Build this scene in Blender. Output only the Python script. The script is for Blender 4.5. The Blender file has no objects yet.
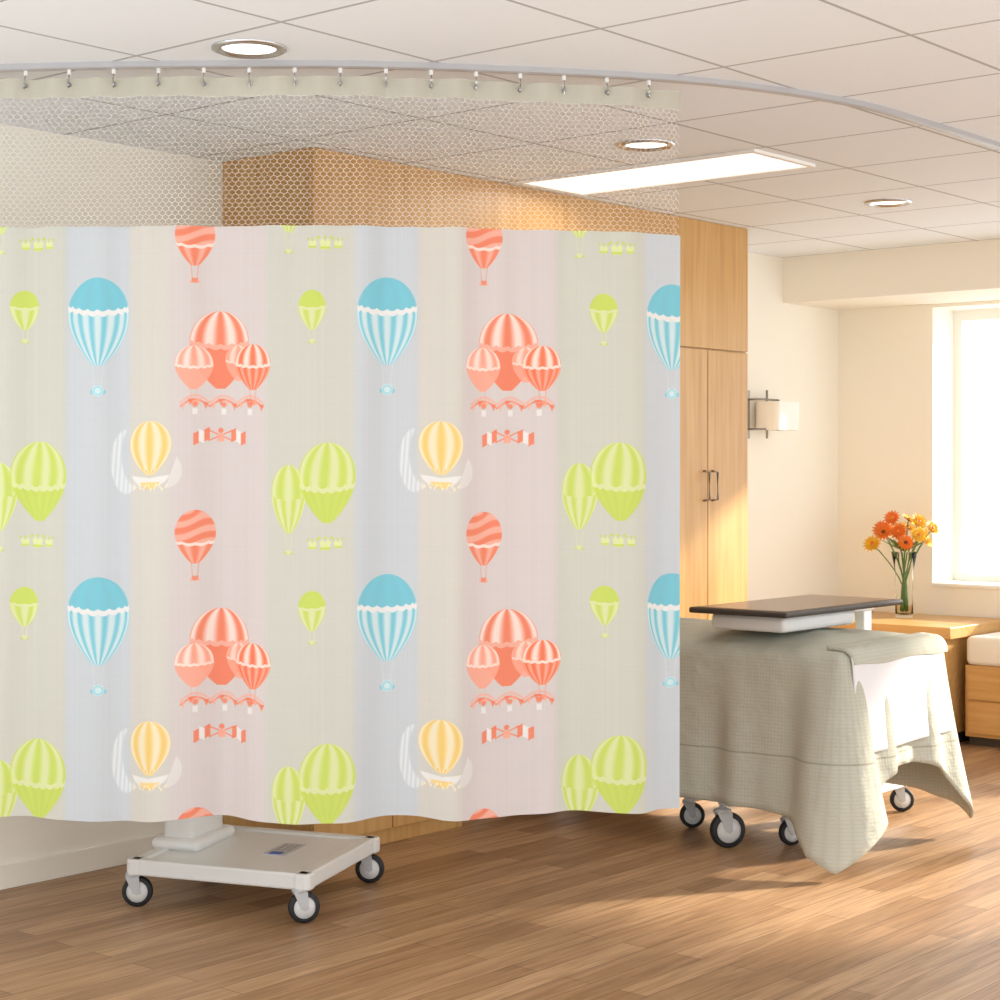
import bpy, bmesh, math, random
import numpy as np
from mathutils import Vector, Matrix
random.seed(7)
pi=math.pi
scene=bpy.context.scene
scene.view_settings.view_transform='Standard'
scene.view_settings.look='None'
scene.view_settings.exposure=0.22

# ------------------------------------------------------------------ materials
def lin(c):
    c=c/255.0
    return c/12.92 if c<=0.04045 else ((c+0.055)/1.055)**2.4
def col(r,g,b): return (lin(r),lin(g),lin(b),1.0)

def new_mat(name):
    m=bpy.data.materials.new(name); m.use_nodes=True
    nt=m.node_tree; b=nt.nodes['Principled BSDF']
    return m,nt,b
def N(nt,t,**kw):
    n=nt.nodes.new(t)
    for k,v in kw.items(): setattr(n,k,v)
    return n
def simple(name,c,rough=0.5,metal=0.0,var=0.05,scale=8.0,bump=0.0,spec=0.5,bscale=None):
    m,nt,b=new_mat(name)
    tc=N(nt,'ShaderNodeTexCoord'); no=N(nt,'ShaderNodeTexNoise'); no.inputs['Scale'].default_value=scale
    no.inputs['Detail'].default_value=4
    nt.links.new(tc.outputs['Object'],no.inputs['Vector'])
    mx=N(nt,'ShaderNodeMix',data_type='RGBA')
    mx.inputs[6].default_value=c
    mx.inputs[7].default_value=(c[0]*(1-var*2),c[1]*(1-var*2),c[2]*(1-var*2),1)
    nt.links.new(no.outputs['Fac'],mx.inputs[0]); nt.links.new(mx.outputs[2],b.inputs['Base Color'])
    b.inputs['Roughness'].default_value=rough; b.inputs['Metallic'].default_value=metal
    b.inputs['Specular IOR Level'].default_value=spec
    if bump>0:
        n2=N(nt,'ShaderNodeTexNoise'); n2.inputs['Scale'].default_value=bscale or scale*10
        nt.links.new(tc.outputs['Object'],n2.inputs['Vector'])
        bp=N(nt,'ShaderNodeBump'); bp.inputs['Strength'].default_value=bump; bp.inputs['Distance'].default_value=0.01
        nt.links.new(n2.outputs['Fac'],bp.inputs['Height']); nt.links.new(bp.outputs['Normal'],b.inputs['Normal'])
    return m
def emis(name,c,s):
    m,nt,b=new_mat(name)
    b.inputs['Base Color'].default_value=c
    b.inputs['Emission Color'].default_value=c; b.inputs['Emission Strength'].default_value=s
    return m
def wood(name,c1,c2,axis='Z',rough=0.35,scale=6):
    m,nt,b=new_mat(name)
    tc=N(nt,'ShaderNodeTexCoord'); mp=N(nt,'ShaderNodeMapping')
    sc=[scale*5]*3; sc['XYZ'.index(axis)]=scale*0.25
    mp.inputs['Scale'].default_value=sc
    nt.links.new(tc.outputs['Object'],mp.inputs['Vector'])
    no=N(nt,'ShaderNodeTexNoise'); no.inputs['Scale'].default_value=1.0; no.inputs['Detail'].default_value=6; no.inputs['Distortion'].default_value=0.6
    nt.links.new(mp.outputs['Vector'],no.inputs['Vector'])
    n2=N(nt,'ShaderNodeTexNoise'); n2.inputs['Scale'].default_value=2.0
    nt.links.new(tc.outputs['Object'],n2.inputs['Vector'])
    ad=N(nt,'ShaderNodeMath',operation='MULTIPLY_ADD'); ad.inputs[1].default_value=0.5; 
    nt.links.new(n2.outputs['Fac'],ad.inputs[0]); nt.links.new(no.outputs['Fac'],ad.inputs[2])
    cr=N(nt,'ShaderNodeValToRGB'); cr.color_ramp.elements[0].position=0.5; cr.color_ramp.elements[1].position=0.95
    cr.color_ramp.elements[0].color=c1; cr.color_ramp.elements[1].color=c2
    nt.links.new(ad.outputs[0],cr.inputs['Fac']); nt.links.new(cr.outputs['Color'],b.inputs['Base Color'])
    b.inputs['Roughness'].default_value=rough
    return m

M_wall=simple('wall_paint_cream',col(248,243,230),0.8,var=0.01,scale=2,bump=0.03,bscale=120)
M_white=simple('white_trim_paint',col(246,244,238),0.5,var=0.01)
M_oak=wood('honey_oak_veneer',col(214,172,112),col(196,148,86),'Z')
M_oakh=wood('honey_oak_horizontal',col(214,170,108),col(194,144,82),'Y')
M_plastic=simple('white_plastic',col(232,232,230),0.35,var=0.01)
M_grey=simple('grey_plastic',col(192,193,194),0.4,var=0.01)
M_black=simple('black_rubber',col(34,34,36),0.6,var=0.1)
M_chrome=simple('brushed_chrome',col(200,200,200),0.25,metal=1.0,var=0.02)
M_nickel=simple('satin_nickel',col(160,157,152),0.35,metal=0.8,var=0.02)
M_tabletop=wood('walnut_table_laminate',col(146,108,78),col(112,79,56),'X',0.25,5)
M_dark=simple('dark_brown_edge',col(62,54,48),0.4,var=0.02)
M_sheet=simple('white_sheet_cotton',col(230,230,233),0.85,var=0.01,bump=0.1,bscale=9,spec=0.2)
M_cush=simple('white_cushion_vinyl',col(240,236,226),0.6,var=0.01,bump=0.05,bscale=20)
M_shade=simple('linen_lampshade',col(250,248,240),0.8,var=0.01)
M_stem=simple('green_stem',col(98,130,60),0.5,var=0.15)
M_or=simple('orange_petal',col(243,128,34),0.5,var=0.12)
M_ye=simple('yellow_petal',col(248,194,44),0.5,var=0.1)
M_core=simple('dark_flower_core',col(120,60,20),0.7,var=0.1)
M_label=simple('blue_label',col(70,110,190),0.5,var=0.05)
M_lamp=emis('downlight_lens',col(255,252,245),1.0)
M_panel=emis('light_panel_diffuser',col(252,251,249),0.85)
M_track=simple('track_aluminium',col(186,186,188),0.4,metal=0.3,var=0.02)
M_band=simple('curtain_header_tape',col(194,191,176),0.9,var=0.03,spec=0.1)

def glass():
    m,nt,b=new_mat('clear_glass')
    b.inputs['Transmission Weight'].default_value=1.0; b.inputs['Roughness'].default_value=0.02
    b.inputs['IOR'].default_value=1.15; b.inputs['Base Color'].default_value=(0.97,0.99,0.98,1)
    return m
M_glass=glass()

def net_mat():
    m,nt,b=new_mat('curtain_net_yarn')
    b.inputs['Base Color'].default_value=col(254,254,253); b.inputs['Roughness'].default_value=0.8
    tr=N(nt,'ShaderNodeBsdfTranslucent'); tr.inputs['Color'].default_value=col(254,254,253)
    mx=N(nt,'ShaderNodeMixShader'); mx.inputs[0].default_value=0.3
    nt.links.new(b.outputs[0],mx.inputs[1]); nt.links.new(tr.outputs[0],mx.inputs[2]); nt.links.new(mx.outputs[0],nt.nodes['Material Output'].inputs['Surface'])
    return m
M_net=net_mat()

def quilt_mat():
    m,nt,b=new_mat('sage_quilted_cotton')
    uv=N(nt,'ShaderNodeUVMap'); sp=N(nt,'ShaderNodeSeparateXYZ'); nt.links.new(uv.outputs['UV'],sp.inputs[0])
    def wv(o,f):
        a=N(nt,'ShaderNodeMath',operation='MULTIPLY'); a.inputs[1].default_value=f; nt.links.new(o,a.inputs[0])
        s=N(nt,'ShaderNodeMath',operation='SINE'); nt.links.new(a.outputs[0],s.inputs[0])
        ab=N(nt,'ShaderNodeMath',operation='ABSOLUTE'); nt.links.new(s.outputs[0],ab.inputs[0])
        pw=N(nt,'ShaderNodeMath',operation='POWER'); pw.inputs[1].default_value=0.6; nt.links.new(ab.outputs[0],pw.inputs[0])
        return pw.outputs[0]
    a=wv(sp.outputs[0],pi/0.013); c=wv(sp.outputs[1],pi/0.013)
    mu=N(nt,'ShaderNodeMath',operation='MULTIPLY'); nt.links.new(a,mu.inputs[0]); nt.links.new(c,mu.inputs[1])
    bp=N(nt,'ShaderNodeBump'); bp.inputs['Strength'].default_value=0.2; bp.inputs['Distance'].default_value=0.002
    nt.links.new(mu.outputs[0],bp.inputs['Height'])
    tc=N(nt,'ShaderNodeTexCoord'); no=N(nt,'ShaderNodeTexNoise'); no.inputs['Scale'].default_value=10; no.inputs['Detail'].default_value=3
    nt.links.new(tc.outputs['Object'],no.inputs['Vector'])
    b2=N(nt,'ShaderNodeBump'); b2.inputs['Strength'].default_value=0.5; b2.inputs['Distance'].default_value=0.03
    nt.links.new(no.outputs['Fac'],b2.inputs['Height']); nt.links.new(bp.outputs['Normal'],b2.inputs['Normal']); nt.links.new(b2.outputs['Normal'],b.inputs['Normal'])
    mx=N(nt,'ShaderNodeMix',data_type='RGBA'); mx.inputs[6].default_value=col(184,184,169); mx.inputs[7].default_value=col(194,194,181)
    nt.links.new(mu.outputs[0],mx.inputs[0])
    sb=N(nt,'ShaderNodeMath',operation='SUBTRACT'); sb.inputs[1].default_value=0.84; nt.links.new(sp.outputs[1],sb.inputs[0])
    ab=N(nt,'ShaderNodeMath',operation='ABSOLUTE'); nt.links.new(sb.outputs[0],ab.inputs[0])
    lt=N(nt,'ShaderNodeMath',operation='LESS_THAN'); lt.inputs[1].default_value=0.003; nt.links.new(ab.outputs[0],lt.inputs[0])
    m2=N(nt,'ShaderNodeMix',data_type='RGBA'); nt.links.new(lt.outputs[0],m2.inputs[0]); nt.links.new(mx.outputs[2],m2.inputs[6]); m2.inputs[7].default_value=col(165,162,146)
    nt.links.new(m2.outputs[2],b.inputs['Base Color']); b.inputs['Roughness'].default_value=0.9
    b.inputs['Specular IOR Level'].default_value=0.2
    return m
M_quilt=quilt_mat()

def floor_mat():
    m,nt,b=new_mat('floor_oak_planks')
    tc=N(nt,'ShaderNodeTexCoord')
    br=N(nt,'ShaderNodeTexBrick'); br.offset=0.37; br.offset_frequency=2
    br.inputs['Scale'].default_value=1.0; br.inputs['Brick Width'].default_value=1.1; br.inputs['Row Height'].default_value=0.095
    br.inputs['Mortar Size'].default_value=0.0016; br.inputs['Mortar Smooth'].default_value=0.3
    br.inputs['Color1'].default_value=col(190,154,118); br.inputs['Color2'].default_value=col(156,120,87); br.inputs['Mortar'].default_value=col(104,78,56)
    nt.links.new(tc.outputs['Object'],br.inputs['Vector'])
    mp=N(nt,'ShaderNodeMapping'); mp.inputs['Scale'].default_value=(1.6,26,1); nt.links.new(tc.outputs['Object'],mp.inputs['Vector'])
    no=N(nt,'ShaderNodeTexNoise'); no.inputs['Scale'].default_value=1.6; no.inputs['Detail'].default_value=7; no.inputs['Distortion'].default_value=1.2
    nt.links.new(mp.outputs['Vector'],no.inputs['Vector'])
    cr=N(nt,'ShaderNodeValToRGB'); cr.color_ramp.elements[0].position=0.35; cr.color_ramp.elements[1].position=0.65
    cr.color_ramp.elements[0].color=(0.66,0.61,0.56,1); cr.color_ramp.elements[1].color=(1.12,1.12,1.12,1)
    nt.links.new(no.outputs['Fac'],cr.inputs['Fac'])
    mx=N(nt,'ShaderNodeMix',data_type='RGBA',blend_type='MULTIPLY'); mx.inputs[0].default_value=0.8
    nt.links.new(br.outputs['Color'],mx.inputs[6]); nt.links.new(cr.outputs['Color'],mx.inputs[7])
    nt.links.new(mx.outputs[2],b.inputs['Base Color'])
    b.inputs['Roughness'].default_value=0.4; b.inputs['Specular IOR Level'].default_value=0.35
    bp=N(nt,'ShaderNodeBump'); bp.inputs['Strength'].default_value=0.15; bp.inputs['Distance'].default_value=0.002
    nt.links.new(no.outputs['Fac'],bp.inputs['Height']); nt.links.new(bp.outputs['Normal'],b.inputs['Normal'])
    return m
M_floor=floor_mat()

def ceil_mat():
    m,nt,b=new_mat('acoustic_ceiling_tiles')
    tc=N(nt,'ShaderNodeTexCoord'); sp=N(nt,'ShaderNodeSeparateXYZ'); nt.links.new(tc.outputs['Object'],sp.inputs[0])
    def line(o,off):
        a=N(nt,'ShaderNodeMath',operation='SUBTRACT'); a.inputs[1].default_value=off; nt.links.new(o,a.inputs[0])
        p=N(nt,'ShaderNodeMath',operation='PINGPONG'); p.inputs[1].default_value=0.3; nt.links.new(a.outputs[0],p.inputs[0])
        l=N(nt,'ShaderNodeMath',operation='LESS_THAN'); l.inputs[1].default_value=0.006; nt.links.new(p.outputs[0],l.inputs[0])
        return l.outputs[0]
    a=line(sp.outputs[0],5.05-6.0); c=line(sp.outputs[1],3.5-6.0)
    mxm=N(nt,'ShaderNodeMath',operation='MAXIMUM'); nt.links.new(a,mxm.inputs[0]); nt.links.new(c,mxm.inputs[1])
    no=N(nt,'ShaderNodeTexNoise'); no.inputs['Scale'].default_value=150; nt.links.new(tc.outputs['Object'],no.inputs['Vector'])
    m1=N(nt,'ShaderNodeMix',data_type='RGBA'); m1.inputs[6].default_value=col(243,249,254); m1.inputs[7].default_value=col(237,244,251)
    nt.links.new(no.outputs['Fac'],m1.inputs[0])
    m2=N(nt,'ShaderNodeMix',data_type='RGBA'); nt.links.new(mxm.outputs[0],m2.inputs[0]); nt.links.new(m1.outputs[2],m2.inputs[6]); m2.inputs[7].default_value=col(180,182,184)
    nt.links.new(m2.outputs[2],b.inputs['Base Color']); b.inputs['Roughness'].default_value=0.9
    return m
M_ceil=ceil_mat()

# ------------------------------------------------------------------ mesh builder
class MB:
    def __init__(s): s.v=[];s.f=[];s.m=[];s.sm=[];s.mats=[]
    def mi(s,mat):
        if mat not in s.mats: s.mats.append(mat)
        return s.mats.index(mat)
    def add(s,vs,fs,mat,smooth=False):
        o=len(s.v); k=s.mi(mat); s.v+= [tuple(v) for v in vs]
        for f in fs: s.f.append([i+o for i in f]); s.m.append(k); s.sm.append(smooth)
    def box(s,x0,x1,y0,y1,z0,z1,mat,bev=0.0,rot=0.0,piv=None,seg=2):
        bm=bmesh.new(); bmesh.ops.create_cube(bm,size=1)
        for v in bm.verts:
            v.co=Vector(((v.co.x+.5)*(x1-x0)+x0,(v.co.y+.5)*(y1-y0)+y0,(v.co.z+.5)*(z1-z0)+z0))
        if bev>0: bmesh.ops.bevel(bm,geom=bm.edges[:],offset=bev,segments=seg,profile=0.5,affect='EDGES')
        if rot:
            p=Vector(piv) if piv else Vector(((x0+x1)/2,(y0+y1)/2,0))
            R=Matrix.Rotation(rot,4,'Z')
            for v in bm.verts: v.co=R@(v.co-p)+p
        bm.verts.index_update()
        s.add([v.co.copy() for v in bm.verts],[[v.index for v in f.verts] for f in bm.faces],mat,bev>0.008)
        bm.free()
    def cyl(s,p0,p1,r0,r1=None,mat=None,n=24,cap=True,smooth=True):
        r1=r0 if r1 is None else r1
        p0=Vector(p0);p1=Vector(p1);d=(p1-p0).normalized()
        a=d.orthogonal().normalized(); b=d.cross(a)
        vs=[];fs=[]
        for p,r in ((p0,r0),(p1,r1)):
            for i in range(n):
                t=2*pi*i/n; vs.append(p+(a*math.cos(t)+b*math.sin(t))*r)
        for i in range(n): fs.append([i,(i+1)%n,n+(i+1)%n,n+i])
        s.add(vs,fs,mat,smooth)
        if cap:
            s.add(vs[:n],[list(range(n))[::-1]],mat); s.add(vs[n:],[list(range(n))],mat)
    def lathe(s,c,prof,mat,n=32,axis=(0,0,1)):
        c=Vector(c); d=Vector(axis).normalized(); a=d.orthogonal().normalized(); b=d.cross(a)
        vs=[];fs=[]
        for r,z in prof:
            for i in range(n):
                t=2*pi*i/n; vs.append(c+d*z+(a*math.cos(t)+b*math.sin(t))*r)
        for j in range(len(prof)-1):
            for i in range(n): fs.append([j*n+i,j*n+(i+1)%n,(j+1)*n+(i+1)%n,(j+1)*n+i])
        s.add(vs,fs,mat,True)
    def tube(s,pts,r,mat,n=8):
        pts=[Vector(p) for p in pts]; vs=[];fs=[]
        up=Vector((0,0,1))
        for k,p in enumerate(pts):
            d=(pts[min(k+1,len(pts)-1)]-pts[max(k-1,0)]).normalized()
            a=d.cross(up)
            if a.length<1e-3: a=d.cross(Vector((1,0,0)))
            a.normalize(); b=d.cross(a)
            for i in range(n):
                t=2*pi*i/n; vs.append(p+(a*math.cos(t)+b*math.sin(t))*r)
        for k in range(len(pts)-1):
            for i in range(n): fs.append([k*n+i,k*n+(i+1)%n,(k+1)*n+(i+1)%n,(k+1)*n+i])
        fs.append(list(range(n))[::-1]); fs.append([ (len(pts)-1)*n+i for i in range(n)])
        s.add(vs,fs,mat,True)
    def obj(s,name,parent=None):
        me=bpy.data.meshes.new(name); me.from_pydata(s.v,[],s.f); me.update()
        for m in s.mats: me.materials.append(m)
        me.polygons.foreach_set('material_index',s.m); me.polygons.foreach_set('use_smooth',s.sm)
        bm=bmesh.new(); bm.from_mesh(me); bmesh.ops.recalc_face_normals(bm,faces=bm.faces[:]); bm.to_mesh(me); bm.free()
        o=bpy.data.objects.new(name,me); scene.collection.objects.link(o)
        if parent: o.parent=parent
        return o
def empty(name,loc=(0,0,0)):
    e=bpy.data.objects.new(name,None); scene.collection.objects.link(e); e.empty_display_size=0.1
    return e

# ------------------------------------------------------------------ room shell
H=2.61; YW=5.26; XW=9.28; XO=9.63; YN=-1.5; XN=0.6
b=MB(); b.box(XN,XO,YN,YW+.1,-0.08,0,M_floor); b.obj('floor')
b=MB(); b.box(XN,XO,YN,YW+.1,H,H+.08,M_ceil); b.obj('ceiling')
b=MB(); b.box(XN,XO,YW,YW+.12,0,H,M_wall); b.obj('wall_left')
WY0,WY1,WZ0,WZ1=0.3,4.66,0.78,2.34
b=MB()
b.box(XW,XO,YN,YW,0,WZ0,M_wall); b.box(XW,XO,YN,YW,WZ1,H,M_wall)
b.box(XW,XO,WY1,YW,WZ0,WZ1,M_wall); b.box(XW,XO,YN,WY0,WZ0,WZ1,M_wall)
b.obj('wall_window')
b=MB(); b.box(8.67,XW,YN,YW,2.36,H,M_wall); b.obj('trim_1')
b=MB(); b.box(XN,4.575,YW-.012,YW,0,.085,M_wall,.003); b.box(7.535,8.53,YW-.012,YW,0,.085,M_wall,.003); b.obj('baseboard_left')
# window
b=MB(); fx0,fx1=9.54,9.60
b.box(fx0,fx1,WY0,WY0+.06,WZ0,WZ1,M_white); b.box(fx0,fx1,WY1-.05,WY1,WZ0,WZ1,M_white)
b.box(fx0+.002,fx1-.002,WY0+.06,WY1-.05,WZ0,WZ0+.06,M_white); b.box(fx0+.002,fx1-.002,WY0+.06,WY1-.05,WZ1-.06,WZ1,M_white)
n=4
for i in range(1,n):
    y=WY0+(WY1-WY0)*i/n; b.box(fx0,fx1,y-.03,y+.03,WZ0+.06,WZ1-.06,M_white)
b.box(XW-.03,fx0,WY0+.002,WY1-.002,WZ0,WZ0+.02,M_white,.004)
b.obj('window_1')

# ------------------------------------------------------------------ ceiling lights
for (x,y) in ((3.39,3.78),(5.32,3.80),(7.155,3.805)):
    b=MB(); r=.105
    b.lathe((x,y,H),[(r,0),(r,-.006),(r-.012,-.011),(r-.024,-.008),(r-.03,0.0)],M_chrome,40)
    b.lathe((x,y,H),[(r-.028,-.002),(.05,-.003),(.0005,-.003)],M_lamp,40)
    b.obj('recessed_downlight')
b=MB(); b.box(5.67,6.07,3.57,4.66,H-.006,H-.001,M_panel)
for a in ((5.65,5.67,3.55,4.68),(6.07,6.09,3.55,4.68),(5.67,6.07,3.55,3.57),(5.67,6.07,4.66,4.68)):
    b.box(*a,H-.012,H,M_white)
b.obj('ceiling_light_panel')

# ------------------------------------------------------------------ wardrobe / headwall unit
CY=4.777
b=MB()
b.box(4.58,5.42,CY,YW,0.0,2.15,M_oak,.002)
b.box(6.80,7.53,CY,YW,0.0,2.15,M_oak,.002)
b.box(4.58,7.53,CY,YW,2.15,H,M_oak,.002)
b.box(5.42,6.80,YW-.03,YW,0,2.15,M_oak)
g=.003
for (x0,x1) in ((6.815,7.165-g),(7.165+g,7.515)):
    b.box(x0,x1,CY-.018,CY,.10,2.0,M_oak,.002)
for (x0,x1) in ((4.582,5.0-g),(5.0+g,5.405)):
    b.box(x0,x1,CY-.018,CY,.06,2.0,M_oak,.002)
b.box(6.815,7.515,CY-.018,CY,2.008,2.16,M_oak)
b.box(4.582,5.405,CY-.018,CY,2.008,2.16,M_oak)
b.box(4.582,7.515,CY-.018,CY,2.16,H-.002,M_oak)
for x in (7.165-.035,7.165+.035,5.0-.035,5.0+.035):
    b.tube([(x,CY-.018,1.285),(x,CY-.05,1.29),(x,CY-.05,1.42),(x,CY-.018,1.425)],.006,M_nickel)
b.obj('wardrobe_cabinet')

# ------------------------------------------------------------------ side table + bench
b=MB()
b.box(8.54,XW-.005,4.19,YW-.015,.56,.62,M_oakh,.004)
b.box(8.58,XW-.005,4.23,YW-.015,.06,.56,M_oakh,.003)
b.box(8.62,XW-.005,4.25,YW-.015,0,.06,M_dark)
for z0,z1 in ((.08,.31),(.32,.55)):
    b.box(8.566,8.58,4.245,4.72,z0,z1,M_oakh,.002); b.box(8.566,8.58,4.73,5.23,z0,z1,M_oakh,.002)
    for yc in (4.48,4.98): b.tube([(8.566,yc-.06,z1-.05),(8.54,yc-.055,z1-.05),(8.54,yc+.055,z1-.05),(8.566,yc+.06,z1-.05)],.005,M_nickel)
b.obj('side_table')
e=empty('window_bench')
b=MB(); b.box(8.69,XW-.005,.5,4.18,.05,.42,M_oakh,.003); b.box(8.74,XW-.005,.52,4.18,0,.05,M_dark)
y=4.165
for i in range(5):
    b.box(8.674,8.69,y-.70,y-.005,.07,.235,M_oakh,.002); b.box(8.674,8.69,y-.70,y-.005,.245,.405,M_oakh,.002)
    for z in (.2,.37): b.tube([(8.674,y-.42,z),(8.65,y-.41,z),(8.65,y-.29,z),(8.674,y-.28,z)],.005,M_nickel)
    y-=.715
b.obj('bench_body',e)
b=MB()
for y0,y1 in ((2.36,4.175),(.5,2.35)): b.box(8.675,XW-.01,y0,y1,.42,.57,M_cush,.03,seg=4)
b.obj('bench_cushion',e)

# ------------------------------------------------------------------ vase with flowers
e=empty('flower_vase'); vx,vy,vz=9.0,4.69,.62
b=MB(); b.lathe((vx,vy,vz),[(.0005,.0),(.048,.0),(.05,.01),(.046,.12),(.05,.25),(.07,.36),(.067,.36),(.047,.25),(.042,.12),(.045,.02),(.0005,.015)],M_glass,32); b.obj('vase_glass',e)
b=MB(); bf=MB(); 
NF=15
for i in range(NF):
    a=i*2.4; rr=.02+.155*math.sqrt((i+.5)/NF)
    hx,hy=vx+rr*math.cos(a),vy+rr*math.sin(a); hz=vz+.555-.12*(rr/.165)**2+random.uniform(-.035,.035)
    bx,by=vx-.02*math.cos(a),vy-.02*math.sin(a)
    pts=[]
    for k in range(9):
        t=k/8; q=t**2.0
        pts.append((bx+(hx-bx)*q,by+(hy-by)*q,vz+.03+(hz-vz-.03)*t))
    b.tube(pts,.0035,M_stem,6)
    d=Vector((math.cos(a)*.55-.5,math.sin(a)*.55-.5,.6)).normalized()
    u=d.orthogonal().normalized(); w=d.cross(u); R=random.uniform(.050,.066); mat=M_or if i in (1,4,6,9,12) else M_ye
    c=Vector((hx,hy,hz))
    for layer in range(3):
        npet=14; Rl=R*(1-.22*layer)
        for p in range(npet):
            t=2*pi*(p+.5*layer)/npet; dr=u*math.cos(t)+w*math.sin(t); sd=dr.cross(d)
            wd=Rl*.3; lift=.15+.35*layer
            Pp=[c+d*.004*layer+dr*.008, c+dr*Rl*.6+d*Rl*lift*.4+sd*wd*.5, c+dr*Rl+d*Rl*lift, c+dr*Rl*.6+d*Rl*lift*.4-sd*wd*.5]
            bf.add(Pp,[[0,1,2,3]],mat,False)
    bf.lathe(c,[(.0005,.014),(.008,.013),(.013,.004),(.008,0)],M_core if i%3==0 else M_or,12,axis=d)
for i in range(9):
    a=i*.7+.4; 
    c=Vector((vx,vy,vz+.36)); dr=Vector((math.cos(a),math.sin(a),.5)); sd=Vector((-math.sin(a),math.cos(a),0))
    b.add([c,c+dr*.07+sd*.022,c+dr*.15,c+dr*.07-sd*.022],[[0,1,2,3]],M_stem)
b.obj('flower_stems',e); bf.obj('flower_heads',e)

# ------------------------------------------------------------------ wall sconce
b=MB()
sx=8.46; y=YW
b.box(8.265,8.30,y-.02,y,1.60,1.86,M_nickel,.004)
for z in (1.65,1.81):
    b.tube([(8.28,y-.02,z),(8.28,y-.09,z),(8.34,y-.10,z),(8.46,y-.10,z)],.0055,M_nickel)
b.tube([(8.34,y-.10,1.60),(8.34,y-.10,1.86)],.0065,M_nickel)
b.tube([(8.46,y-.10,1.65),(8.46,y-.10,1.81)],.006,M_nickel)
def rrect(cx,cy,hx,hy,r,n=6):
    out=[]
    for qx,qy,a0 in ((1,1,0),(-1,1,pi/2),(-1,-1,pi),(1,-1,1.5*pi)):
        for k in range(n+1):
            a=a0+pi/2*k/n; out.append((cx+qx*(hx-r)+r*math.cos(a),cy+qy*(hy-r)+r*math.sin(a)))
    return out
pr=rrect(sx-.01,y-.10,.12,.075,.03)
vs=[(p[0],p[1],z) for z in (1.645,1.80) for p in pr]; k=len(pr)
b.add(vs,[[i,(i+1)%k,k+(i+1)%k,k+i] for i in range(k)],M_shade,True)
b.obj('wall_sconce')

# ------------------------------------------------------------------ curtain track path
TP=[Vector(p) for p in ((2.50,5.90),(2.74,5.20),(3.068,4.497),(3.596,3.791),(4.019,3.393),(4.529,3.036),(5.087,2.850),(5.6,2.822),(6.154,2.82),(7.2,2.82),(8.6,2.82),(9.6,2.82))]
def catm(p0,p1,p2,p3,t):
    return 0.5*((2*p1)+(-p0+p2)*t+(2*p0-5*p1+4*p2-p3)*t*t+(-p0+3*p1-3*p2+p3)*t**3)
path=[];S0=None
for i in range(1,len(TP)-2):
    for k in range(60):
        if i==2 and k==0: S0=len(path)
        path.append(catm(TP[i-1],TP[i],TP[i+1],TP[i+2],k/60))
path.append(TP[-2])
path=[Vector((p[0],p[1])) for p in path]
acc=[0.0]
for i in range(1,len(path)): acc.append(acc[-1]+(path[i]-path[i-1]).length)
acc=np.array(acc)-acc[S0]
PX=np.array([p.x for p in path]); PY=np.array([p.y for p in path])
def P(s): return np.interp(s,acc,PX),np.interp(s,acc,PY)
def Nn(s):
    x0,y0=P(s-.02);x1,y1=P(s+.02); dx,dy=x1-x0,y1-y0; l=math.hypot(dx,dy)
    return dy/l,-dx/l
b=MB(); prof=[(-.013,0),(-.013,-.016),(-.007,-.02),(.007,-.02),(.013,-.016),(.013,0)]
ss=np.linspace(acc[0]+.01,acc[-1],260); vs=[];fs=[]
for s in ss:
    x,y=P(s); nx,ny=Nn(min(max(s,acc[0]+.03),acc[-1]-.03))
    for o,z in prof: vs.append((x+nx*o,y+ny*o,H+z))
k=len(prof)
for i in range(len(ss)-1):
    for j in range(k-1): fs.append([i*k+j,i*k+j+1,(i+1)*k+j+1,(i+1)*k+j])
b.add(vs,fs,M_track,False); b.obj('curtain_track')

# ------------------------------------------------------------------ curtain print (generated pattern)
W,HH,SC=287,299,4
yy,xx=np.mgrid[0:HH*SC,0:W*SC]; XX=(xx+.5)/SC; YY=(yy+.5)/SC
img=np.zeros((HH*SC,W*SC,3))
def c3(*c): return np.array(c,float)
stripes=[(0,87,c3(207,208,198)),(87,150,c3(203,209,214)),(150,192,c3(214,211,203)),(192,287,c3(215,207,205))]
for x0,x1,c in stripes: img[(XX>=x0)&(XX<x1)]=c
kk=SC*3; acc_=np.zeros_like(img)
for q in range(-kk,kk+1): acc_+=np.roll(img,q,axis=1)
img=acc_/(2*kk+1)
img+= (np.random.RandomState(3).rand(HH*SC,1,1)-.5)*3+(np.random.RandomState(4).rand(1,W*SC,1)-.5)*4
def D(cx,cy):
    return (XX-cx+W/2)%W-W/2,(YY-cy+HH/2)%HH-HH/2
def aa(d,w=.5): return np.clip(.5-d/w/2,0,1)
def put(mask,c,al=1.0):
    global img
    m=(mask*al)[...,None]; img=img*(1-m)+c*m
def prof_w(v):
    v=np.clip(v,0,1); up=np.sqrt(np.clip(1-((v-.42)/.42)**2,0,1))
    lo=.14+.86*np.cos(pi/2*np.clip((v-.42)/.58,0,1))**.85
    return np.where(v<.42,up,lo)
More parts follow.
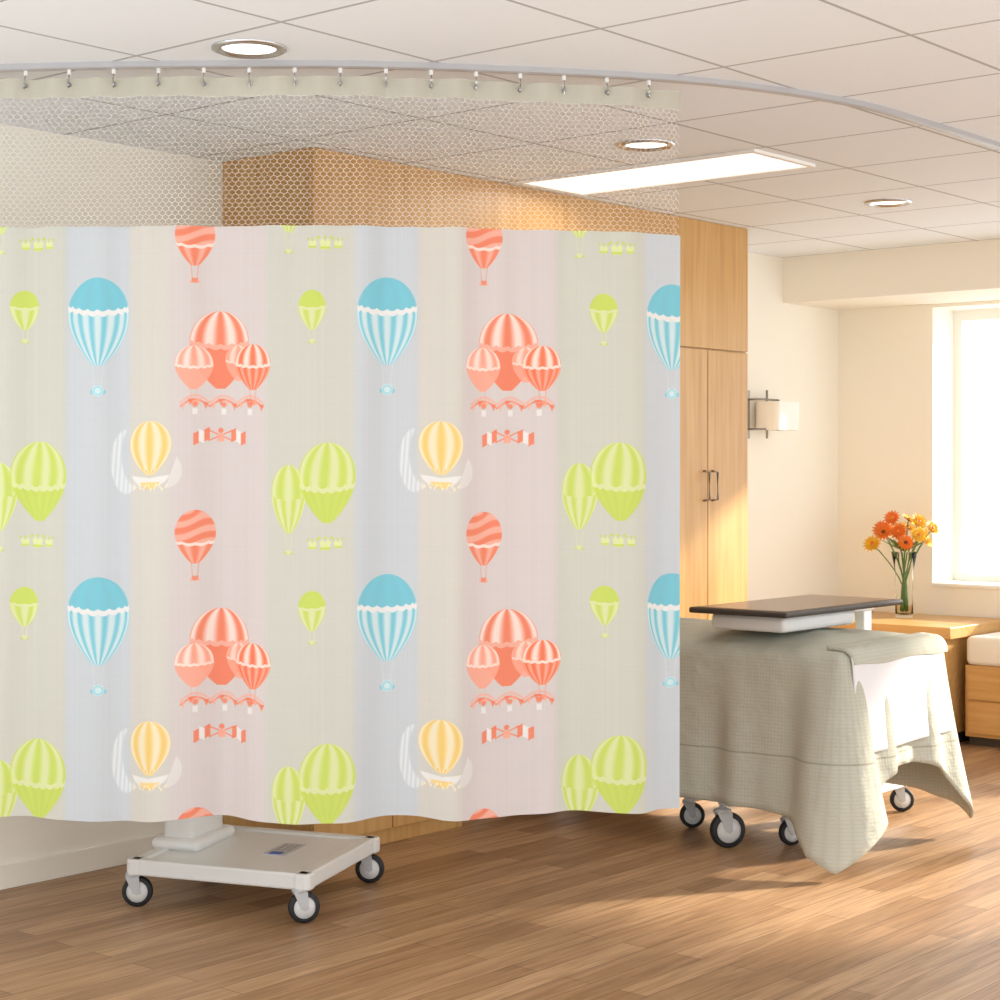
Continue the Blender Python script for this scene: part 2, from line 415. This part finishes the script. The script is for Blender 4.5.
def balloon(cx,top,w,h,c1,c2,c3_,c4,ns=7,split=.5,swirl=0,band=None,basket=True,al=.82,diag=0):
    dx,dy=D(cx,top+h/2); v=(dy+h/2)/h; pw=prof_w(v)
    d=np.abs(dx)-pw*w/2; d=np.where((v<0)|(v>1),9,d); m=aa(d)
    xn=np.clip(dx/(np.maximum(pw,.02)*w/2),-1,1); ph=np.arcsin(xn)
    st=np.sin(ph*ns+swirl*v*9+pi/2)
    if diag: st=np.sin(v*26+xn*2.2+.8*np.sin(xn*3))*2
    up=aa(-(st)*.6)*1.0
    cu=c1*(up[...,None])+c2*(1-up[...,None])
    sl=np.sin(ph*ns*1.6+pi/2); lo=aa(-(sl+.2)*.6)
    cl=c3_*(lo[...,None])+c4*(1-lo[...,None])
    sc=split+.025*np.abs(np.sin(ph*ns)) -.05*xn**2
    isup=(v<sc)[...,None]
    cc=np.where(isup,cu,cl)
    if band is not None:
        bb=(np.abs(v-sc-.03)<.03)[...,None]; cc=np.where(bb,band,cc)
    mm=(m*al)[...,None]
    global img
    img=img*(1-mm)+cc*mm
    if basket:
        by=top+h+h*.14; dx,dy=D(cx,by)
        for sgn in (-1,1):
            put(aa(np.abs(dx-sgn*(w*.07-(dy/(h*.14))*w*.02))-.35)*(np.abs(dy)<h*.15),c3_,.5)
        dx,dy=D(cx,by+h*.13); r=max(2.4,w*.075)
        put(aa(np.maximum(np.abs(dx)-r,np.abs(dy)-r*.8)),c3_,.7)
        for q in (-1,1):
            d2,d3=D(cx+q*r*1.2,by+h*.13+r*.5); put(aa(np.hypot(d2,d3)-r*.5),c4,.7)
cor=c3(243,124,90); corL=c3(250,226,214); sal=c3(247,172,150); tur=c3(112,200,219); turL=c3(212,233,236)
lime=c3(200,222,90); limeL=c3(222,232,166); yel=c3(249,208,110); yelL=c3(250,235,200); whi=c3(240,239,237)
def scribble(cx,cy,w,c,ampl=3,fr=.35,th=1.4,al=.8,dash=.5):
    dx,dy=D(cx,cy); f=ampl*np.sin(dx*fr)+ampl*.4*np.sin(dx*fr*2.7)
    m=aa(np.abs(dy-f)-th)*(np.abs(dx)<w/2)*(np.sin(dx*1.1+1)>-dash); put(m,c,al)
balloon(216,512,38,54,cor,sal,cor,sal,ns=4,split=.6,band=corL,diag=1)
balloon(240,312,58,78,cor,corL,cor,cor,ns=8,split=.42,band=sal,basket=False)
balloon(215,347,36,44,sal,corL,sal,sal,ns=8,split=.45,band=corL,basket=True,al=.92)
balloon(258,346,26,36,sal,corL,sal,sal,ns=6,split=.45,band=corL,basket=False,al=.85)
balloon(273,345,36,46,cor,corL,cor,sal,ns=8,split=.45,band=corL,basket=True,al=.92)
# swags of ribbon and pennants hanging beneath
dx,dy=D(243,396)
for k_,(c_,o_) in enumerate(((sal,0),(cor,4))):
    f=7*np.abs(np.sin(dx*pi/27+pi/2))*-1+8
    put(aa(np.abs(dy-f-o_)-1.1)*(np.abs(dx)<41),c_,.65)
for q in range(-38,40,7):
    ddy=-7*abs(math.sin(q*pi/27+pi/2))+8
    dx,dy=D(243+q,399+ddy+3); put(aa(np.maximum(np.abs(dx)-2.6+np.clip(dy+3,0,9)*.4,np.abs(dy)-3.4)),cor if (q//7)%2 else sal,.7)
for q in (-27,0,27):
    dx,dy=D(243+q,406); put(aa(np.hypot(dx,dy)-2.6),cor,.7); put(aa(np.maximum(np.abs(dx)-2.4,np.abs(dy-7)-3)),whi,.7)
# crossed flags with a small figure between
for q in (-18,18):
    sg=1 if q>0 else -1
    for j,cc_ in ((-5,cor),(0,whi),(5,cor)):
        dx,dy=D(240+q+j,438); dy=dy-j*.35*sg-1.0*np.sin((dx+j)*.7); put(aa(np.maximum(np.abs(dx)-2.5,np.abs(dy)-6)),cc_,.8)
dx,dy=D(240,437)
for sg in (-1,1): put(aa(np.abs(dy-sg*dx*.45)-.8)*(np.abs(dx)<12),cor,.7)
put(aa(np.hypot(dx,dy+5)-2.6),cor,.8); put(aa(np.maximum(np.abs(dx)-3.4+np.clip(-dy,0,5)*.4,np.abs(dy-2)-4)),sal,.9)
balloon(119,278,60,88,tur,tur*.94+8,turL,tur,ns=9,split=.36,band=whi)
dx,dy=D(119,391); put(aa(np.hypot(dx,dy)-5.5),turL,.95); put(aa(np.abs(np.hypot(dx,dy)-4)-.8),tur,.5)
balloon(22,465,34,68,limeL,lime,limeL,lime,ns=6,split=.5,band=None)
balloon(60,443,56,80,lime,limeL,lime,lime*.98,ns=9,split=.55,swirl=.25,band=limeL,basket=False)
# three small crowns
for q,sc_ in ((-12.5,.95),(0,1.25),(12.5,.95)):
    dx,dy=D(58+q,544); dx=dx/sc_; dy=dy/sc_
    body=np.maximum(np.abs(dx)-4.2-np.clip(-dy,-4,4)*.25, np.maximum(dy-4.5, -dy-4.5+2.6*np.abs(np.sin(dx*pi/4.2+pi/2))*1.0))
    put(aa(body*sc_),limeL,.95)
    put(aa(np.maximum(np.abs(dx)-4,np.abs(dy-3.4)-.9)*sc_),lime,.85)
    for j in (-4.2,0,4.2): put(aa((np.hypot(dx-j*1.15,dy+5.0)-1.1)*sc_),lime,.85)
balloon(45,291,27,40,lime,lime,limeL,lime,ns=4,split=.42,swirl=.3,band=limeL)
dx,dy=D(146,462); e1=np.hypot(dx/15,dy/32)-1; dx2,dy2=D(155,455); e2=1-np.hypot(dx2/14,dy2/30)
m=aa(np.maximum(e1,e2*.6)*12); st=.55+.3*np.sin(dx*1.4+dy*.1); put(m*st,c3(234,240,243),.95)
dx,dy=D(194,472); put(aa(np.maximum(np.hypot((dx+4)/14,dy/17)-1,-(dx+dy*.35)/6)*9),c3(238,238,234),.5)
balloon(172,422,44,54,yel,yelL,yel,yelL,ns=8,split=.9,band=None,basket=False)
dx,dy=D(172,474); put(aa(np.maximum(np.hypot(dx/20,dy/14)-1,(5-dy+abs(dx)*-.15)/12)*10),whi,.85)
put(aa(np.maximum(np.hypot(dx/13,dy/16)-1,(9-dy)/12)*10),yel,.7)
scribble(172,488,36,yelL,2,.6,1.3,.9)
img=np.clip(img,0,255)/255
arr=np.ones((HH*SC,W*SC,4),np.float32); arr[...,:3]=img
arr=arr[::-1].copy()
im=bpy.data.images.new('balloon_print',W*SC,HH*SC); im.pixels.foreach_set(arr.ravel()); im.update(); im.pack()

def curtain_mat():
    m,nt,b=new_mat('balloon_print_fabric')
    uv=N(nt,'ShaderNodeUVMap'); tx=N(nt,'ShaderNodeTexImage'); tx.image=im; tx.extension='REPEAT'
    nt.links.new(uv.outputs['UV'],tx.inputs['Vector'])
    no=N(nt,'ShaderNodeTexNoise'); no.inputs['Scale'].default_value=400; tc=N(nt,'ShaderNodeTexCoord'); nt.links.new(tc.outputs['Object'],no.inputs['Vector'])
    bp=N(nt,'ShaderNodeBump'); bp.inputs['Strength'].default_value=0.12; bp.inputs['Distance'].default_value=0.002
    nt.links.new(no.outputs['Fac'],bp.inputs['Height'])
    nt.links.new(tx.outputs['Color'],b.inputs['Base Color']); b.inputs['Roughness'].default_value=0.9; b.inputs['Specular IOR Level'].default_value=0.1
    nt.links.new(bp.outputs['Normal'],b.inputs['Normal'])
    tr=N(nt,'ShaderNodeBsdfTranslucent'); nt.links.new(tx.outputs['Color'],tr.inputs['Color'])
    mx=N(nt,'ShaderNodeMixShader'); mx.inputs[0].default_value=0.15
    out=nt.nodes['Material Output']
    nt.links.new(b.outputs[0],mx.inputs[1]); nt.links.new(tr.outputs[0],mx.inputs[2]); nt.links.new(mx.outputs[0],out.inputs['Surface'])
    return m
M_cur=curtain_mat()

S_A,S_B=-0.62,2.03; ZT,ZM,ZB=2.565,2.135,.418
def disp(s,z):
    f=(ZT-z)/(ZT-ZB)
    a=.010*math.sin(2*pi*s/.13)*(1-f)**2
    bfold=(.009+.028*f)*(math.sin(2*pi*s/.43+.7)*.6+.5*math.sin(2*pi*s/.27+2.0+.5*f)+.35*math.sin(2*pi*s/.81)+.16*math.sin(2*pi*s/.145+1.2*f))
    return a+bfold
def surf(s,z,o=0):
    x,y=P(s); nx,ny=Nn(s); d=disp(s,z)+o
    return (x+nx*d,y+ny*d,z)
cur=empty('hospital_curtain')
def sheet(name,z0,z1,ns,nz,mat,o=0,zf=None,thick=None):
    vs=[];fs=[];uvs=[]
    for j in range(nz+1):
        for i in range(ns+1):
            s=S_A+(S_B-S_A)*i/ns; z=z0+(z1-z0)*j/nz
            zz=z+ (zf(s,j/nz) if zf else 0)
            vs.append(surf(s,zz,o))
            xp=s/.002925 if s<1.462 else 500+(s-1.462)/.0031
            yp=227+(ZM-z)/.00289
            uvs.append(((xp-268.5)/287,1-yp/299))
    for j in range(nz):
        for i in range(ns): fs.append([j*(ns+1)+i,j*(ns+1)+i+1,(j+1)*(ns+1)+i+1,(j+1)*(ns+1)+i])
    me=bpy.data.meshes.new(name); me.from_pydata(vs,[],fs); me.update()
    ul=me.uv_layers.new(name='UVMap'); 
    li=np.zeros(len(me.loops),int); me.loops.foreach_get('vertex_index',li)
    ul.data.foreach_set('uv',np.array(uvs)[li].ravel().astype(np.float32))
    me.polygons.foreach_set('use_smooth',[True]*len(fs)); me.materials.append(mat)
    ob=bpy.data.objects.new(name,me); scene.collection.objects.link(ob); ob.parent=cur
    return ob
sheet('printed_fabric',ZM,ZB,420,60,M_cur,zf=lambda s,t: t*.008*math.sin(2*pi*s/.55+1))
sheet('header_tape',ZT,ZT-.055,520,4,M_band)
b=MB(); a_,c_,h_=.019,.0062,.0092; b_=h_+c_/2; wd=.00042
def seg(p,q):
    dx,dz=q[0]-p[0],q[1]-p[1]; l=math.hypot(dx,dz); nx_,nz_=-dz/l*wd,dx/l*wd
    pts=[(p[0]+nx_,p[1]+nz_),(q[0]+nx_,q[1]+nz_),(q[0]-nx_,q[1]-nz_),(p[0]-nx_,p[1]-nz_)]
    b.add([surf(s,z) for s,z in pts],[[0,1,2,3]],M_net)
z=ZM; j=0
while z<ZT-.055:
    s=S_A+.012+(.5*a_ if j%2 else 0)
    while s<S_B-.014:
        seg((s,z+h_),(s+a_/2,z+c_/2)); seg((s+a_/2,z+c_/2),(s+a_/2,z-c_/2)); seg((s,z+h_),(s-a_/2,z+c_/2)); s+=a_
    z+=b_; j+=1
o=b.obj('hex_net',cur)
b=MB(); s=-.58
while s<S_B:
    x,y=P(s); nx,ny=Nn(s); X,Y,_=surf(s,ZT-.015)
    b.cyl((x,y,H-.034),(x,y,H-.02),.006,.006,M_plastic,12)
    b.tube([(x,y,H-.034),(x+nx*.008,y+ny*.008,H-.048),(X+nx*.004,Y+ny*.004,ZT-.02),(X+nx*.012,Y+ny*.012,ZT-.028),(X+nx*.016,Y+ny*.016,ZT-.012)],.0022,M_chrome,6)
    b.cyl((X-nx*.003,Y-ny*.003,ZT-.018),(X+nx*.004,Y+ny*.004,ZT-.018),.007,.007,M_chrome,12)
    s+=.1315
b.obj('curtain_hooks',cur)

# ------------------------------------------------------------------ casters
def caster(b,x,y,r=.05,yaw=0.0,top=.11,w=.026):
    d=Vector((math.cos(yaw),math.sin(yaw),0)); a=Vector((-math.sin(yaw),math.cos(yaw),0))
    c=Vector((x,y,r))
    b.lathe(c,[(r*.70,-w/2),(r*.92,-w/2),(r,-w*.3),(r,w*.3),(r*.92,w/2),(r*.70,w/2)],M_black,32,axis=a)
    b.lathe(c,[(.0005,-w*.56),(r*.2,-w*.56),(r*.25,-w*.5),(r*.72,-w*.45),(r*.72,w*.45),(r*.25,w*.5),(r*.2,w*.56),(.0005,w*.56)],M_plastic,28,axis=a)
    for sg in (-1,1):
        o=a*sg*(w/2+.006)
        p=[c+o+d*(-.012)+Vector((0,0,-.004)),c+o+d*.012+Vector((0,0,-.004)),c+o+d*(r*.75)+Vector((0,0,r*1.05)),c+o+d*(-r*.15)+Vector((0,0,r*1.05))]
        q=[v+a*sg*.004 for v in p]
        b.add(p+q,[[0,1,2,3],[4,5,6,7],[0,1,5,4],[1,2,6,5],[2,3,7,6],[3,0,4,7]],M_grey)
    m=c+d*(r*.3)+Vector((0,0,r*1.05))
    b.lathe(m,[(.0005,-.004),(w*.95,-.004),(w*.95,.006),(w*.6,.012),(.012,.014),(.012,top-2.05*r if top-2.05*r>.015 else .015)],M_grey,20)
    b.cyl(c-a*(w/2+.012),c+a*(w/2+.012),.008,.008,M_grey,12)

# ------------------------------------------------------------------ overbed tables
def overbed(A,B,C,column,colh,topc,toph,top_rot,name='overbed_table',topsize=(.8,.4),beam=.045,plate=True):
    A=Vector(A);B=Vector(B);C=Vector(C);Dd=A+(C-B)
    e=empty(name); b=MB()
    def beamf(p,q,w=beam,z0=.105,z1=.158,ext=.03):
        d=(q-p).normalized(); l=(q-p).length; m=(p+q)/2
        b.box(m.x-l/2-ext,m.x+l/2+ext,m.y-w/2,m.y+w/2,z0,z1,M_plastic,.008,rot=math.atan2(d.y,d.x),piv=(m.x,m.y,0),seg=3)
    if plate:
        beamf(A,B);beamf(B,C);beamf(A,Dd); beamf(Dd,C)
    else:
        beamf(A,Dd) ; beamf(B,C); beamf(Dd,C)
    cx,cy=column
    u=(C-B).normalized(); ang=math.atan2(u.y,u.x)
    if plate:
        ctr=(A+B+C+Dd)/4; z0,z1=.118,.15
        vs=[Vector((p.x,p.y,z)) for z in (z0,z1) for p in [ctr+(q-ctr)*.96 for q in (A,B,C,Dd)]]
        b.add(vs,[[3,2,1,0],[4,5,6,7],[0,1,5,4],[1,2,6,5],[2,3,7,6],[3,0,4,7]],M_plastic)
        m=Vector(column); b.box(m.x-.15,m.x+.15,m.y-.09,m.y+.09,.145,.19,M_plastic,.02,rot=ang,seg=3)
        m=ctr+(B-ctr)*.10+(C-ctr)*.2; b.box(m.x-.09,m.x+.09,m.y-.04,m.y+.04,.150,.153,M_grey,.0,rot=ang)
        b.box(m.x-.085,m.x-.05,m.y-.022,m.y+.022,.153,.1545,M_label,.0,rot=ang,piv=(m.x,m.y,0))
        for k in range(3): b.box(m.x-.03,m.x+.07,m.y-.022+.02*k,m.y-.019+.02*k,.153,.1542,M_nickel,.0,rot=ang,piv=(m.x,m.y,0))
    for i,p in enumerate((A,B,C,Dd)): caster(b,p.x,p.y,.05,yaw=[2.3,2.6,2.2,2.8][i],top=.11)
    b.obj('wheeled_base',e)
    b=MB()
    hw=.125 if plate else .045; hd=.055 if plate else .03
    b.box(cx-hw,cx+hw,cy-hd,cy+hd,.15,.62,M_plastic,.02 if plate else .01,rot=ang,seg=3)
    b.box(cx-hw*.75,cx+hw*.75,cy-hd*.7,cy+hd*.7,.55,colh,M_grey,.006,rot=ang,seg=2)
    b.obj('column',e)
    b=MB(); tx,ty=topc; w,d=topsize
    b.box(tx-w/2,tx+w/2,ty-d/2,ty+d/2,toph-.022,toph,M_dark,.008,rot=top_rot,seg=3)
    b.box(tx-w/2+.025,tx+w/2-.025,ty-d/2+.025,ty+d/2-.025,toph-.002,toph+.0015,M_tabletop,0,rot=top_rot)
    R=Matrix.Rotation(top_rot,2); q=Vector((tx,ty))+R@Vector((-w*.12,0))
    b.box(q.x-w*.3,q.x+w*.3,q.y-d*.38,q.y+d*.38,toph-.085,toph-.022,M_plastic,.02,rot=top_rot,seg=3)
    m=(Vector((tx,ty))+Vector((cx,cy)))/2; dd=Vector((cx,cy))-Vector((tx,ty)); l=dd.length
    b.box(m.x-l/2-.04,m.x+l/2+.04,m.y-.03,m.y+.03,toph-.055,toph-.022,M_grey,.006,rot=math.atan2(dd.y,dd.x),piv=(m.x,m.y,0))
    b.obj('table_top',e)
overbed((3.742,4.715),(3.945,4.142),(4.475,4.369),(4.052,4.80),.86,(4.20,4.50),.90,math.atan2(.229,.534)+pi/2,topsize=(.72,.38))
overbed((6.0,4.06),(5.96,3.58),(6.85,3.58),(6.63,3.64),.885,(6.135,3.65),.91,0.0,topsize=(.90,.43),plate=False)

# ------------------------------------------------------------------ hospital bed
bed=empty('hospital_bed'); x0,x1,yf,yh=5.71,6.50,3.20,5.19; zt=.775
b=MB()
b.box(x0+.03,x1-.03,yf+.04,yh-.04,.55,.75,M_sheet,.05,seg=4); b.obj('mattress',bed)
b=MB()
b.box(x0+.04,x1-.04,yf+.06,yh-.02,.44,.54,M_grey,.01)
b.box(x0+.12,x1-.12,yf+.5,yh-.3,.22,.32,M_grey,.01)
for y_ in (3.74,4.98):
    b.box(x0+.03,x1-.03,y_-.03,y_+.03,.16,.22,M_grey,.008)
for y_ in (3.95,4.75): b.box(x0+.2,x1-.2,y_-.04,y_+.04,.2,.46,M_grey,.01)
for x_ in (5.765,6.445):
    b.box(x_-.02,x_+.02,3.74,4.98,.17,.21,M_grey,.006)
    for y_ in (3.74,4.98): caster(b,x_,y_,.068,yaw=2.5 if x_<6 else .6,top=.17,w=.035)
b.obj('bed_frame',bed)
b=MB(); b.box(x0,x1,yh-.02,yh+.02,.4,1.15,M_plastic,.02,seg=3); b.box(x0+.1,x1-.1,yh-.03,yh-.015,.75,1.05,M_oakh,.005); b.obj('headboard',bed)
b=MB(); b.box(x0+.12,x1-.12,4.72,5.12,.79,.93,M_sheet,.06,seg=5); b.obj('pillow',bed)
def drape(name,mat,per,Lf,flf,spine,rip,off=0.0,nd=26,ntop=10,thick=.012,d0=0.0,puff=.035):
    vs=[];fs=[];uv=[]; r=.05
    ncol=len(per); 
    for (px,py,nx,ny,s) in per:
        sx,sy=spine(px,py); L=Lf(px,py); fl=flf(px,py)
        td=math.hypot(px-sx,py-sy)
        for k in range(ntop):
            t=k/ntop; x=sx+(px-nx*r-sx)*t; y=sy+(py-ny*r-sy)*t
            zz=zt+off+puff*(1-t**2)+(.006*math.sin(x*17)*math.sin(y*13)*(1-t) if puff>.01 else 0)
            vs.append((x,y,zz)); uv.append((s,td*t-td+.42))
        for k in range(nd+1):
            d=d0+(L-d0)*k/nd; arc=r*pi/2
            if d<arc:
                a=d/r; o=-r+r*math.sin(a); z=zt+off-r*(1-math.cos(a))
            else:
                g=(d-arc)/(L-arc); gg=min(1,(d-arc)/.3); o=fl*g**1.1+rip(s)*gg; z=zt+off-r-(d-arc)*(1-.02*fl)
            vs.append((px+nx*(o+off),py+ny*(o+off),max(z,.018))); uv.append((s,.42+d))
    R=ntop+nd+1
    for i in range(ncol-1):
        for j in range(R-1): fs.append([i*R+j,(i+1)*R+j,(i+1)*R+j+1,i*R+j+1])
    me=bpy.data.meshes.new(name); me.from_pydata(vs,[],fs); me.update()
    ul=me.uv_layers.new(name='UVMap'); li=np.zeros(len(me.loops),int); me.loops.foreach_get('vertex_index',li)
    ul.data.foreach_set('uv',np.array(uv)[li].ravel().astype(np.float32))
    me.polygons.foreach_set('use_smooth',[True]*len(fs)); me.materials.append(mat)
    ob=bpy.data.objects.new(name,me); scene.collection.objects.link(ob); ob.parent=bed
    md=ob.modifiers.new('thick','SOLIDIFY'); md.thickness=thick; md.offset=0
    return ob
rc=.06; per=[]; s=0; last=None; pts=[]
for i in range(60): t=i/60; pts.append((x0,4.7+(yf+rc-4.7)*t,-1,0))
for i in range(25): a=pi+pi/2*i/24; pts.append((x0+rc+rc*math.cos(a),yf+rc+rc*math.sin(a),math.cos(a),math.sin(a)))
for i in range(1,40): t=i/40; pts.append((x0+rc+(x1-x0-2*rc)*t,yf,0,-1))
for i in range(25): a=1.5*pi+pi/2*i/24; pts.append((x1-rc+rc*math.cos(a),yf+rc+rc*math.sin(a),math.cos(a),math.sin(a)))
for i in range(1,61): t=i/60; pts.append((x1,yf+rc+(4.7-yf-rc)*t,1,0))
for p in pts:
    if last: s+=math.hypot(p[0]-last[0],p[1]-last[1])
    per.append((*p,s)); last=p
def cw(px,py,cx,sig,pw=1.4): 
    if cx==x0: ccx,ccy=x0+.006,yf+.035
    else: ccx,ccy=x1-.0176,yf+.0176
    return math.exp(-(math.hypot(px-ccx,py-ccy)/sig)**pw)
def Lq(px,py):
    foot=1/(1+math.exp((py-(yf+.05))/.02)); side=.62
    base=side*(1-foot)+.45*foot
    return base+(.785-base)*cw(px,py,x0,.095,1.1)+(.735-base)*cw(px,py,x1,.10,1.1)
def Fq(px,py): return .02+.18*cw(px,py,x0,.115,1.2)+.11*cw(px,py,x1,.11,1.3)
drape('quilt',M_quilt,per,Lq,Fq,lambda x,y:((x0+x1)/2,max(y,yf+.38)),lambda s:.016*math.sin(s*19)+.009*math.sin(s*37+1))
pf=[]
for i in range(40):
    x=5.735+(6.44-5.735)*i/39; pf.append((x,yf,0,-1,x))
drape('foot_sheet',M_sheet,pf,lambda x,y:.40-.02*(x-5.8),lambda x,y:.035,lambda x,y:(x,yf+.06),lambda s:.006*math.sin(s*13),off=.008,ntop=0,thick=.004,d0=.055,puff=0)
pq=[(x_,yf,0,-1,x_) for x_ in np.linspace(x0+.03,x1-.03,40)]
drape('quilt_foot_fold',M_quilt,pq,lambda x,y:.085+.005*math.sin(x*15),lambda x,y:.0,lambda x,y:(x,yf+.10),lambda s:.0,off=.008,ntop=4,thick=.012,puff=0.004)

# ------------------------------------------------------------------ lights / world
w=bpy.data.worlds.new('World'); scene.world=w; w.use_nodes=True
bg=w.node_tree.nodes['Background']; bg.inputs[0].default_value=(0.955,0.98,1.0,1); bg.inputs[1].default_value=1.95
sd=bpy.data.lights.new('sun_light','SUN'); sd.energy=9.0; sd.angle=math.radians(3.0); sd.color=(1.0,.92,.78)
so=bpy.data.objects.new('sun_light',sd); scene.collection.objects.link(so)
dirv=Vector((-.8,.38,-.37)); so.rotation_euler=dirv.to_track_quat('-Z','Y').to_euler(); so.location=(14,0,6)
ld=bpy.data.lights.new('panel_light','AREA'); ld.shape='RECTANGLE'; ld.size=.4; ld.size_y=1.05; ld.energy=5; ld.color=(1,.99,.97)
lo=bpy.data.objects.new('panel_light',ld); scene.collection.objects.link(lo); lo.location=(5.87,4.1,H-.02)

# ------------------------------------------------------------------ camera
cd=bpy.data.cameras.new('camera'); cd.sensor_width=36; cd.lens=64.8; cd.shift_y=-.03
co=bpy.data.objects.new('camera',cd); scene.collection.objects.link(co)
co.location=(0,0,1.43); co.rotation_euler=(pi/2,0,-math.radians(49.82))
scene.camera=co
